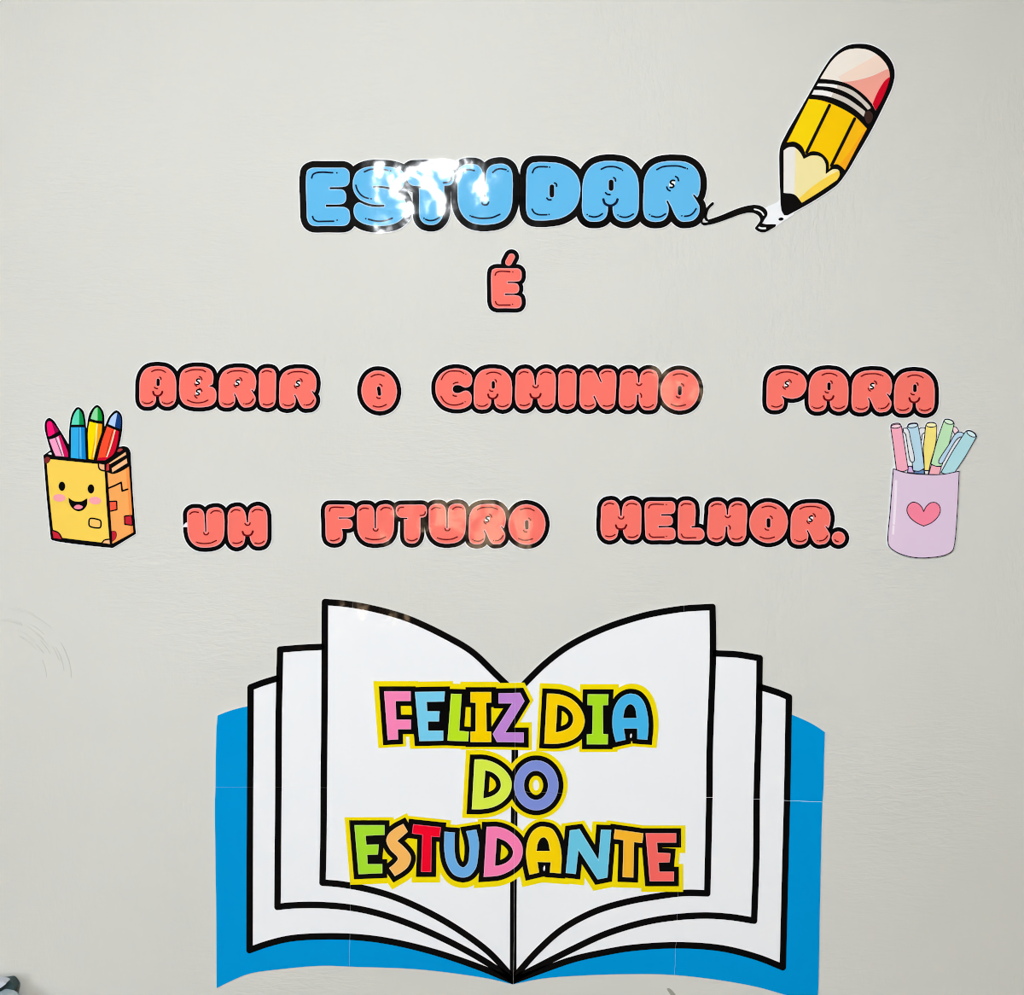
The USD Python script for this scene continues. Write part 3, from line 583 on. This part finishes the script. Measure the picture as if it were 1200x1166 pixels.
L1t = [(381, 705.4), (400.6, 706.9), (425.3, 710.6), (456, 717.8), (482.5, 726.5), (525, 746.7), (553.3, 763.7), (581.7, 790.6), (604, 812)]
R1t = [(604, 812), (615.7, 800), (638.4, 777.8), (666.7, 756.6), (709.2, 735.8), (751.7, 722), (770.9, 717.8), (801.8, 713.1), (834.7, 711.2)]
L1l = [(378.1, 1033.9), (379.2, 983), (379.6, 922.6), (380.6, 813.5), (381, 705.4)]
R1r = [(834.7, 711.2), (835.3, 764.1), (831.6, 875.3), (831.1, 930.5), (829.6, 1004.4), (828.6, 1046.5)]
L1b = [(601.3, 1146), (572.5, 1115), (535, 1087.5), (497.5, 1066.3), (460, 1050), (429.8, 1041.3), (398.2, 1035.6), (378.1, 1033.9)]
R1b = [(828.6, 1046.5), (803.3, 1045.9), (771.6, 1049.7), (735, 1056.3), (697.5, 1067.5), (660, 1087.5), (630, 1113.8), (601.3, 1146)]
L2 = [[(376.9, 757.9), (353.2, 759), (328.5, 761)], [(328.5, 761), (327, 834), (326.5, 922.6), (326, 983.3), (325.4, 1062.3)], [(325.4, 1062.3), (341.2, 1060.7), (377.1, 1060.2), (419.2, 1064.5), (460, 1075), (510, 1095), (560, 1121), (601, 1147.5)]]
L3 = [[(324.4, 795), (308, 800), (294, 805.3)], [(294, 805.3), (293.5, 895.8), (293.1, 983.3), (292.7, 1113)], [(292.7, 1113), (313.8, 1105.6), (341.2, 1099.2), (387.6, 1096.7), (429.8, 1098.8), (465, 1104.3), (510, 1115.5), (560, 1132.3), (601, 1149)]]
R2 = [[(837, 765.5), (863.5, 766.8), (889.9, 771)], [(889.9, 771), (889.2, 834), (886.6, 930), (886, 1004.4), (883.4, 1078.5)], [(883.4, 1078.5), (856, 1074.2), (824.4, 1072.4), (782.2, 1075.5), (750, 1081.5), (710, 1093.8), (672.5, 1111), (635, 1130), (601, 1147.5)]]
R3 = [[(890, 804.7), (910.9, 811.2), (924.2, 816.6)], [(924.2, 816.6), (923.2, 875.3), (922.2, 930), (919.7, 1025.4), (917.1, 1133)], [(917.1, 1133), (887.6, 1121.4), (845.4, 1110.8), (792.7, 1107.2), (740, 1110.4), (710, 1115.3), (672.5, 1123.5), (635, 1136.5), (601, 1149)]]


def region(*chains):
    pts = []
    for c in chains:
        pts += [tuple(p) for p in _cr(c)]
    return Polygon(pts).buffer(0)


page1 = region(L1t, R1t[1:], R1r, R1b, L1b[1:], L1l)
pl2 = region(L2[0], L2[1], L2[2], [(601, 1000), (378, 1000)], [(378, 1000), (378, 760)])
pl3 = region(L3[0], L3[1], L3[2], [(601, 1000), (378, 1000)], [(378, 1000), (330, 800)])
pr2 = region(R2[0], R2[1], R2[2], [(601, 1000), (830, 1000)], [(830, 1000), (835, 770)])
pr3 = region(R3[0], R3[1], R3[2], [(601, 1000), (830, 1000)], [(830, 1000), (885, 806)])
BW = 7.5
outl = [stroke(c, BW) for c in (L1t, R1t, L1l, R1r, L1b, R1b, *L2, *L3, *R2, *R3)]
spine = stroke([(603.8, 812), (603.2, 885), (602.5, 957), (601.5, 1070), (601.3, 1138)], 7.6)

V1, V2, V3 = [(413.6, 690), (411.5, 900), (409.6, 1180)], [(604.6, 690), (603.5, 900), (601.6, 1180)], [(802, 690), (797.4, 962), (789, 1180)]
HS = [(200, 922), (410, 922.8), (603, 927.2), (740, 931.3), (800, 933), (890, 936.5), (1010, 941.5)]
pages = union_all([page1, pl2, pl3, pr2, pr3])
lines_ = union_all(outl + [spine])
whole = union_all([cover, pages, lines_])


def xsheet(i, j):
    vs = [[(200, 690), (200, 1180)], V1, V2, V3, [(1010, 690), (1010, 1180)]]
    top, bot = [(200, 690), (1010, 690)], [(200, 1190), (1010, 1190)]
    vpoly = Polygon(vs[i] + vs[i + 1][::-1])
    hpoly = Polygon(top + HS[::-1]) if j == 0 else Polygon(HS + bot[::-1])
    return vpoly.intersection(hpoly)


seams = union_all([LineString(V1).buffer(0.1), LineString(V2).buffer(0.15), LineString(V3).buffer(0.1), LineString(HS[:3]).buffer(0.07), LineString(HS[2:5]).buffer(0.14), LineString(HS[4:]).buffer(0.24)])

# lettering on the book
LT = []


def bookletter(ch, col, rgb, outer, holes=(), o=(0, 0), k=1.0, row=0):
    g = shape(outer, o, k)
    for h in holes:
        g = g.difference(shape(h, o, k) if not hasattr(h, 'area') else h)
    LT.append((ch, col, rgb, g, row))


def C(pts):
    return [(x, y, 1) for x, y in pts]


o, k = (420, 780), 5.4545
bookletter('F', 'pink', (255, 133, 183), C([(165, 162), (335, 162), (335, 225), (240, 225), (243, 343), (337, 343), (337, 405), (253, 405), (255, 470), (188, 474)]), (), o, k, 0)
bookletter('E', 'light blue', (118, 204, 236), C([(362, 167), (553, 163), (550, 228), (437, 230), (441, 290), (520, 290), (516, 355), (445, 355), (447, 413), (543, 413), (543, 478), (390, 481)]), (), o, k, 0)
bookletter('L', 'lime green', (184, 226, 36), C([(592, 178), (661, 180), (645, 415), (706, 420), (703, 483), (570, 478)]), (), o, k, 0)
bookletter('I', 'golden yellow', (255, 206, 0), C([(716, 167), (850, 167), (850, 234), (818, 236), (820, 418), (850, 420), (850, 487), (716, 487), (716, 420), (748, 418), (750, 236), (716, 234)]), (), o, k, 0)
bookletter('Z', 'purple', (191, 132, 212), C([(895, 175), (1035, 172), (1062, 225), (940, 425), (1058, 425), (1058, 490), (885, 487), (858, 435), (982, 240), (895, 240)]), (), o, k, 0)
o, k = (580, 780), 5.714
bookletter('D', 'golden yellow', (255, 206, 6), [(348, 185, 1), (430, 190), (510, 220), (570, 280), (600, 355), (590, 420), (550, 475), (480, 510), (400, 522), (330, 520, 1)], [[(418, 260, 1), (470, 275), (515, 320), (522, 370), (500, 410), (460, 432), (408, 445, 1)]], o, k, 1)
bookletter('I', 'lime green', (166, 222, 34), C([(620, 190), (760, 190), (758, 262), (722, 264), (725, 455), (757, 458), (755, 525), (615, 525), (615, 458), (650, 455), (654, 264), (618, 262)]), (), o, k, 1)
bookletter('A', 'sky blue', (68, 178, 232), [(785, 370), (795, 290), (830, 225), (870, 195), (910, 186), (960, 200), (1000, 250), (1022, 330), (1028, 400), (1020, 495, 1), (952, 490, 1), (952, 420, 1), (862, 420, 1), (875, 495, 1), (808, 510, 1), (790, 440)], [[(858, 350, 1), (870, 290), (890, 262), (910, 257), (935, 280), (948, 348, 1)]], o, k, 1)
o, k = (520, 870), 7.059
bookletter('D', 'yellow green', (214, 236, 74), [(255, 138, 1), (340, 140), (430, 170), (510, 230), (555, 300), (562, 360), (540, 430), (480, 495), (400, 535), (310, 550), (232, 550, 1)], [[(345, 228, 1), (410, 250), (460, 300), (472, 360), (450, 405), (400, 440), (328, 460, 1)]], o, k, 2)
bookletter('O', 'periwinkle blue', (124, 142, 214), [(765 + 184 * math.cos(a), 352 + 207 * math.sin(a)) for a in np.linspace(0, 2 * math.pi, 17)[:-1]], [ell(763, 352, 99, 120, 0, o, k)], o, k, 2)
o, k = (390, 940), 5.217
bookletter('E', 'lime green', (164, 222, 48), C([(133, 138), (318, 138), (318, 198), (202, 203), (207, 258), (283, 256), (277, 318), (211, 320), (215, 376), (304, 376), (304, 432), (158, 438)]), (), o, k, 3)
bookletter('S', 'peach orange', (255, 184, 96), [(432, 130, 1), (460, 178, 1), (395, 235, 1), (440, 275), (478, 330), (465, 385), (430, 420), (380, 450, 1), (345, 400, 1), (385, 365), (398, 340), (350, 285), (328, 235), (340, 195), (385, 155)], (), o, k, 3)
bookletter('T', 'red', (240, 8, 42), C([(492, 132), (662, 150), (655, 212), (605, 208), (602, 425), (540, 425), (548, 198), (485, 190)]), (), o, k, 3)
bookletter('U', 'cornflower blue', (106, 172, 228), [(683, 178, 1), (747, 183, 1), (745, 260), (752, 340), (775, 385), (800, 395), (825, 370), (835, 300), (832, 240), (815, 175, 1), (878, 165, 1), (893, 240), (890, 320), (875, 400), (835, 448), (790, 458), (740, 440), (700, 380), (683, 300)], (), o, k, 3)
bookletter('D', 'pink', (252, 126, 178), [(940, 148, 1), (1020, 150), (1090, 180), (1145, 235), (1162, 290), (1145, 360), (1095, 410), (1020, 445), (922, 455, 1)], [[(1003, 215, 1), (1060, 240), (1098, 285), (1098, 325), (1070, 360), (1030, 380), (992, 387, 1)]], o, k, 3)
o = (590, 940)
bookletter('A', 'golden yellow', (255, 210, 8), [(138, 310), (148, 235), (175, 180), (215, 150), (250, 147), (295, 160), (330, 210), (352, 290), (355, 360), (350, 433, 1), (283, 428, 1), (288, 365, 1), (208, 363, 1), (218, 428, 1), (158, 442, 1), (145, 380)], [[(203, 295, 1), (210, 250), (230, 218), (250, 213), (270, 235), (283, 295, 1)]], o, k, 3)
bookletter('N', 'cyan blue', (106, 198, 228), C([(405, 170), (465, 162), (580, 350), (595, 165), (658, 168), (635, 458), (575, 470), (458, 290), (442, 437), (380, 430)]), (), o, k, 3)
bookletter('T', 'orange', (255, 182, 46), C([(680, 163), (855, 188), (848, 248), (798, 242), (793, 458), (727, 456), (733, 230), (673, 222)]), (), o, k, 3)
bookletter('E', 'coral red', (248, 104, 98), C([(868, 187), (1055, 187), (1055, 245), (938, 245), (942, 305), (1020, 310), (1015, 365), (948, 368), (952, 422), (1042, 422), (1042, 482), (893, 482)]), (), o, k, 3)
SHIFT = [(-1.4, -1.5, 4.6), (1.4, -1.3, 4.6), (0, -0.2, 4.9), (0, 1.6, 4.9)]
blacks, yellows = [], []
for row in range(4):
    g = union_all([l[3] for l in LT if l[4] == row])
    bl = union_all([l[3].buffer(5.7, join_style='mitre', mitre_limit=2.2) for l in LT if l[4] == row])
    if row == 1:
        bl = bl.union(poly([(858, 415), (956, 415), (960, 500), (870, 512)], (580, 780), 5.714))
    if row == 3:
        bl = bl.union(poly([(204, 358), (292, 360), (290, 440), (212, 448)], (590, 940), 5.217))
    bl = union_all([Polygon(p.exterior, [h for h in p.interiors if Polygon(h).area > 12]) for p in polys(bl)])
    dx, dy, r = SHIFT[row]
    ye = union_all([bl.buffer(2.4, join_style='mitre', mitre_limit=1.6), affinity.translate(bl, dx, dy).buffer(r, join_style='mitre', mitre_limit=1.6)])
    if row == 2:
        ye = ye.difference(ell(763, 352, 26, 44, 0, (520, 870), 7.059))
    else:
        ye = union_all([Polygon(p.exterior) if not [h for h in p.interiors if Polygon(h).area > 60] else p for p in polys(ye)])
    blacks.append(bl)
    yellows.append(ye)
letter_bg = union_all(yellows)
white_margin = letter_bg.buffer(0.7)
whole = union_all([whole, white_margin])

bk = Cutout('book_cutout', 'large open book cut-out with blue cover and colourful words FELIZ DIA DO ESTUDANTE', 'book picture', whole)
bk.part('backing_card', whole, PAPER, 0, label='white card behind the sheets')
for j in range(2):
    for i in range(4):
        g = whole.intersection(xsheet(i, j)).difference(seams)
        bk.part('laminated_sheet', g, PAPER, 1)
cov = cover.difference(pages).difference(lines_.buffer(-0.6)).difference(seams)
for j in range(2):
    for i in range(4):
        for g in polys(cov.intersection(xsheet(i, j))):
          if g.area > 3:
            bk.part('cover_strip', g, BLUEP, 2, label='blue cover edge')
for nm, chains, lb in (('page_outline', (L1t, L1l, L1b), 'black outline of the front left page'), ('page_outline', (R1t, R1r, R1b), 'black outline of the front right page'),
                       ('page_outline', L2, 'black outline of the second left page'), ('page_outline', L3, 'black outline of the third left page'),
                       ('page_outline', R2, 'black outline of the second right page'), ('page_outline', R3, 'black outline of the third right page'), ('spine_line', None, 'black line down the spine')):
    g = spine if chains is None else union_all([stroke(c, BW) for c in chains])
    if nm == 'page_outline' and chains[0] is not L1t and chains[0] is not R1t:
        g = g.difference(page1)
    bk.part(nm, g.difference(seams.buffer(-0.03)), INK, 3, label=lb)
SPECKS = []
for sp in (ell(910, 468, 6, 15, 5, (580, 780), 5.714), ell(249, 402, 6, 16, 5, (590, 940), 5.217)):
    SPECKS.append(sp)
YEL = laminate('lettering_yellow', (240, 219, 12))
thin = seams.buffer(-0.06)
for row, nm in enumerate(('FELIZ', 'DIA', 'DO', 'ESTUDANTE')):
    p = bk.part('lettering_border', yellows[row].difference(thin), YEL, 4, label=f'yellow border round the word {nm}')
    bk.part('lettering_ground', blacks[row].difference(thin), INK, 5, p, label=f'black ground of the word {nm}')
for sp in SPECKS:
    bk.part('white_speck', sp, PAPER, 6, label='white speck between the legs of an A')
for ch, col, rgb, g, row in LT:
    m = laminate('letter_' + col.replace(' ', '_') + '_' + ch.lower(), rgb)
    r = laminate('letter_rim_' + col.replace(' ', '_') + '_' + ch.lower(), tuple(c + (255 - c) * 0.38 for c in rgb))
    p = bk.part('letter', g.difference(thin), r, 6, label=f'{col} letter {ch}')
    bk.part('letter_face', g.buffer(-0.65, join_style='mitre').difference(thin), m, 7, p)

# ------------------------------------------------------------------ marks in and on the plaster
wp = str(wall.GetPath())
rid = []
rng = random.Random(3)
for i in range(26):
    a = rng.uniform(0.15, 1.35)
    r = rng.uniform(58, 92)
    cx, cy = -4, 806
    n = rng.uniform(0.06, 0.2)
    pts = [(cx + r * 1.0 * math.cos(-a - n * s) + 0, cy + r * 0.95 * math.sin(-a - n * s) - 10) for s in np.linspace(-1, 1, 7)]
    w = rng.uniform(0.6, 1.1)
    line = LineString(pts)
    rid.append(slab(line.buffer(w / 2), -0.0002, rng.uniform(0.0005, 0.0008), (0, 0, 0)))
obj('plaster_ridges', cat(*rid), wallm, wp, kind='stuff', label='curved trowel ridges in the plaster at lower left')
obj('scuff_mark', slab(shape([(781.5, 1158.5), (784, 1158), (788, 1161), (792, 1166), (795, 1172), (790, 1172), (786, 1166)]), -0.0001, 0.00012, (0, 0, 0)), plain('scuff_grey', (158, 157, 147), 0.8), wp, label='small grey scuff under the book')

# ------------------------------------------------------------------ the chair whose back just shows at the lower left
CY = 0.014
ks = (CAM_D - CY) / CAM_D
def at(px, py):
    return ((px - 600) * S * ks, ZC - (py - 583) * S * ks)
ch = thing('school_chair', 'pale blue school chair with dark rail at bottom left corner', 'chair', (-0.72, -0.24, 0))
cp = str(ch.GetPath())


def plate(pts, y0, y1, bevel=0.002):
    q = [at(*p) for p in pts]
    g = Polygon(_cr(q, True)).buffer(0)
    m = trimesh.creation.extrude_polygon(g, y1 - y0, engine='earcut')
    v = m.vertices
    return trimesh.Trimesh(np.stack([v[:, 0] + 0.72, -(v[:, 2] + y0) + 0.24, v[:, 1]], 1), m.faces[:, ::-1], process=False)


pale = plain('chair_pale_blue', (184, 203, 212), 0.45)
teal = plain('chair_dark_teal', (38, 66, 68), 0.5)
white = plain('chair_white_lip', (204, 212, 224), 0.45)
obj('backrest', plate([(-330, 1420), (-345, 1230), (-310, 1168), (-150, 1160), (-30, 1163), (0, 1161), (8, 1157.3), (14, 1157.8), (19.5, 1159.6), (24, 1164), (27, 1172), (29, 1230), (10, 1420), (-150, 1428)], CY + 0.004, CY + 0.022), pale, cp, smooth=40, label='pale blue backrest')
obj('back_rail', plate([(-320, 1190), (-315, 1160), (-150, 1152), (-20, 1153), (6, 1149), (12, 1148.5), (16, 1152.5), (18.3, 1158.3), (16, 1161), (4, 1185)], CY - 0.012, CY + 0.003), teal, cp, smooth=40, label='dark teal rail')
obj('top_lip', plate([(-318, 1160), (-300, 1150), (-150, 1146), (-20, 1145.5), (8, 1145.3), (12, 1147.5), (9, 1150.5), (4, 1154), (-2, 1159), (-20, 1162), (-150, 1161)], CY, CY + 0.012), white, cp, smooth=40, label='white top lip')
obj('seat', bx(-0.2, 0.2, -0.2, 0.20, 0.42, 0.45), pale, cp, label='pale blue seat')
for sx in (-1, 1):
    obj('leg', cyl((sx * 0.17, -0.17, 0.42), (sx * 0.19, -0.20, 0.0), 0.011), teal, cp, smooth=40)
    obj('leg', cat(cyl((sx * 0.18, 0.17, 0.43), (sx * 0.19, 0.20, 0.0), 0.011), cyl((sx * 0.18, 0.17, 0.43), (sx * 0.17, 0.195, 0.70), 0.011)), teal, cp, smooth=40)

# ------------------------------------------------------------------ the lamps that the glossy film mirrors
def mirrored(px, py, dist):
    """Where a lamp at this distance from the wall hangs so that the film shows it at a point of the wall."""
    u = 1 + dist / CAM_D
    return ((px - 600) * S * u, -dist, ZC - (py - 583) * S * u)


gl = thing('ceiling_spotlight', 'white ceiling spotlight on a thin stem aimed at the wall display', 'lamp', SPOT_AT)
dv = np.array([SPOT_TO[i] - SPOT_AT[i] for i in range(3)]); dv /= np.linalg.norm(dv)
ang = np.linspace(0, 2 * math.pi, 33)[:-1]
e1_ = np.cross(dv, (0, 0, 1.0)); e1_ /= np.linalg.norm(e1_); e2_ = np.cross(dv, e1_)
def ringpts(r, a):
    return [dv * a + r * (math.cos(t_) * e1_ + math.sin(t_) * e2_) for t_ in ang]
prof = [(0.02, -0.22), (0.085, -0.20), (0.12, -0.10), (0.125, 0.03), (0.118, 0.03), (0.112, -0.09), (0.02, -0.12)]
vv = np.array([p for r, a in prof for p in ringpts(r, a)])
ff = [[i * 32 + j, i * 32 + (j + 1) % 32, (i + 1) * 32 + (j + 1) % 32, (i + 1) * 32 + j] for i in range(len(prof) - 1) for j in range(32)]
obj('housing', (vv, np.array(ff)), plain('spot_white', (215, 215, 212), 0.4), str(gl.GetPath()), smooth=40)
obj('stem', cyl(tuple(-0.15 * dv + np.array((0, 0, 0.08))), tuple(-0.15 * dv + np.array((0, 0, ROOM_Z - 0.02 - SPOT_AT[2] + 0.15 * dv[2]))), 0.008), plain('cord_grey', (90, 90, 90)), str(gl.GetPath()), smooth=40)
obj('canopy', cyl(tuple(-0.15 * dv + np.array((0, 0, ROOM_Z - 0.03 - SPOT_AT[2] + 0.15 * dv[2]))), tuple(-0.15 * dv + np.array((0, 0, ROOM_Z - SPOT_AT[2] + 0.15 * dv[2]))), 0.05), plain('canopy_white', (220, 220, 215)), str(gl.GetPath()), smooth=40)

wx, wy, wz = mirrored(538, 606, 4.4)
fl = thing('floor_lamp', 'floor lamp with warm fabric drum shade', 'lamp', (wx, wy, 0))
obj('base', cyl((0, 0, 0), (0, 0, 0.025), 0.14, 32), plain('lamp_brass', (150, 120, 70), 0.35, 1.0), str(fl.GetPath()), smooth=40)
obj('pole', cyl((0, 0, 0.02), (0, 0, wz + 0.1), 0.011), plain('lamp_brass', (150, 120, 70)), str(fl.GetPath()), smooth=40)
obj('shade', trimesh.creation.annulus(0.17, 0.175, 0.30, transform=trimesh.transformations.translation_matrix((0, 0, wz))), plain('shade_glow', (255, 220, 180), 0.8, emit=WARM_L), str(fl.GetPath()), smooth=40)

sx_, sy_, sz_ = mirrored(811, 441, -ROOM_Y - 0.13)
sc = thing('wall_sconce', 'small wall sconce with warm shade', 'lamp', (sx_, ROOM_Y, sz_))
obj('wall_plate', bx(-0.05, 0.05, 0, 0.02, -0.08, 0.08), plain('lamp_brass', (150, 120, 70)), str(sc.GetPath()))
obj('arm', cyl((0, 0.02, 0), (0, 0.06, 0), 0.01), plain('lamp_brass', (150, 120, 70)), str(sc.GetPath()))
obj('shade', trimesh.creation.cylinder(0.09, 0.17, sections=32, transform=trimesh.transformations.translation_matrix((0, 0.13, 0.02))), plain('shade_glow', (255, 220, 180)), str(sc.GetPath()), smooth=40)

tx, ty, tz = mirrored(424, 711, 4.95)
sb = thing('sideboard', 'low wooden sideboard against the back wall', 'sideboard', (tx, -4.98, 0))
wood_ = plain('sideboard_wood', (92, 66, 46), 0.5)
obj('body', bx(-0.5, 0.5, -0.2, 0.2, 0.0, 0.60), wood_, str(sb.GetPath()))
obj('top', bx(-0.52, 0.52, -0.21, 0.215, 0.60, 0.625), wood_, str(sb.GetPath()))
for q0, q1 in ((-0.49, -0.005), (0.005, 0.49)):
    dr = obj('door', bx(q0, q1, 0.2, 0.216, 0.03, 0.58), wood_, str(sb.GetPath()))
    hx = q1 - 0.04 if q0 < 0 else q0 + 0.04
    obj('knob', cyl((hx, 0.216, 0.36), (hx, 0.24, 0.36), 0.012), plain('lamp_brass', (150, 120, 70)), str(dr.GetPath()), smooth=40)
tl = thing('table_lamp', 'small table lamp with warm shade on the sideboard', 'lamp', (tx, ty, 0.625))
obj('base', cyl((0, 0, 0), (0, 0, 0.015), 0.055, 28), plain('lamp_brass', (150, 120, 70)), str(tl.GetPath()), smooth=40)
obj('pole', cyl((0, 0, 0.01), (0, 0, tz - 0.625), 0.008), plain('lamp_brass', (150, 120, 70)), str(tl.GetPath()), smooth=40)
obj('shade', trimesh.creation.annulus(0.085, 0.09, 0.11, transform=trimesh.transformations.translation_matrix((0, 0, tz - 0.625))), plain('shade_glow', (255, 220, 180)), str(tl.GetPath()), smooth=40)
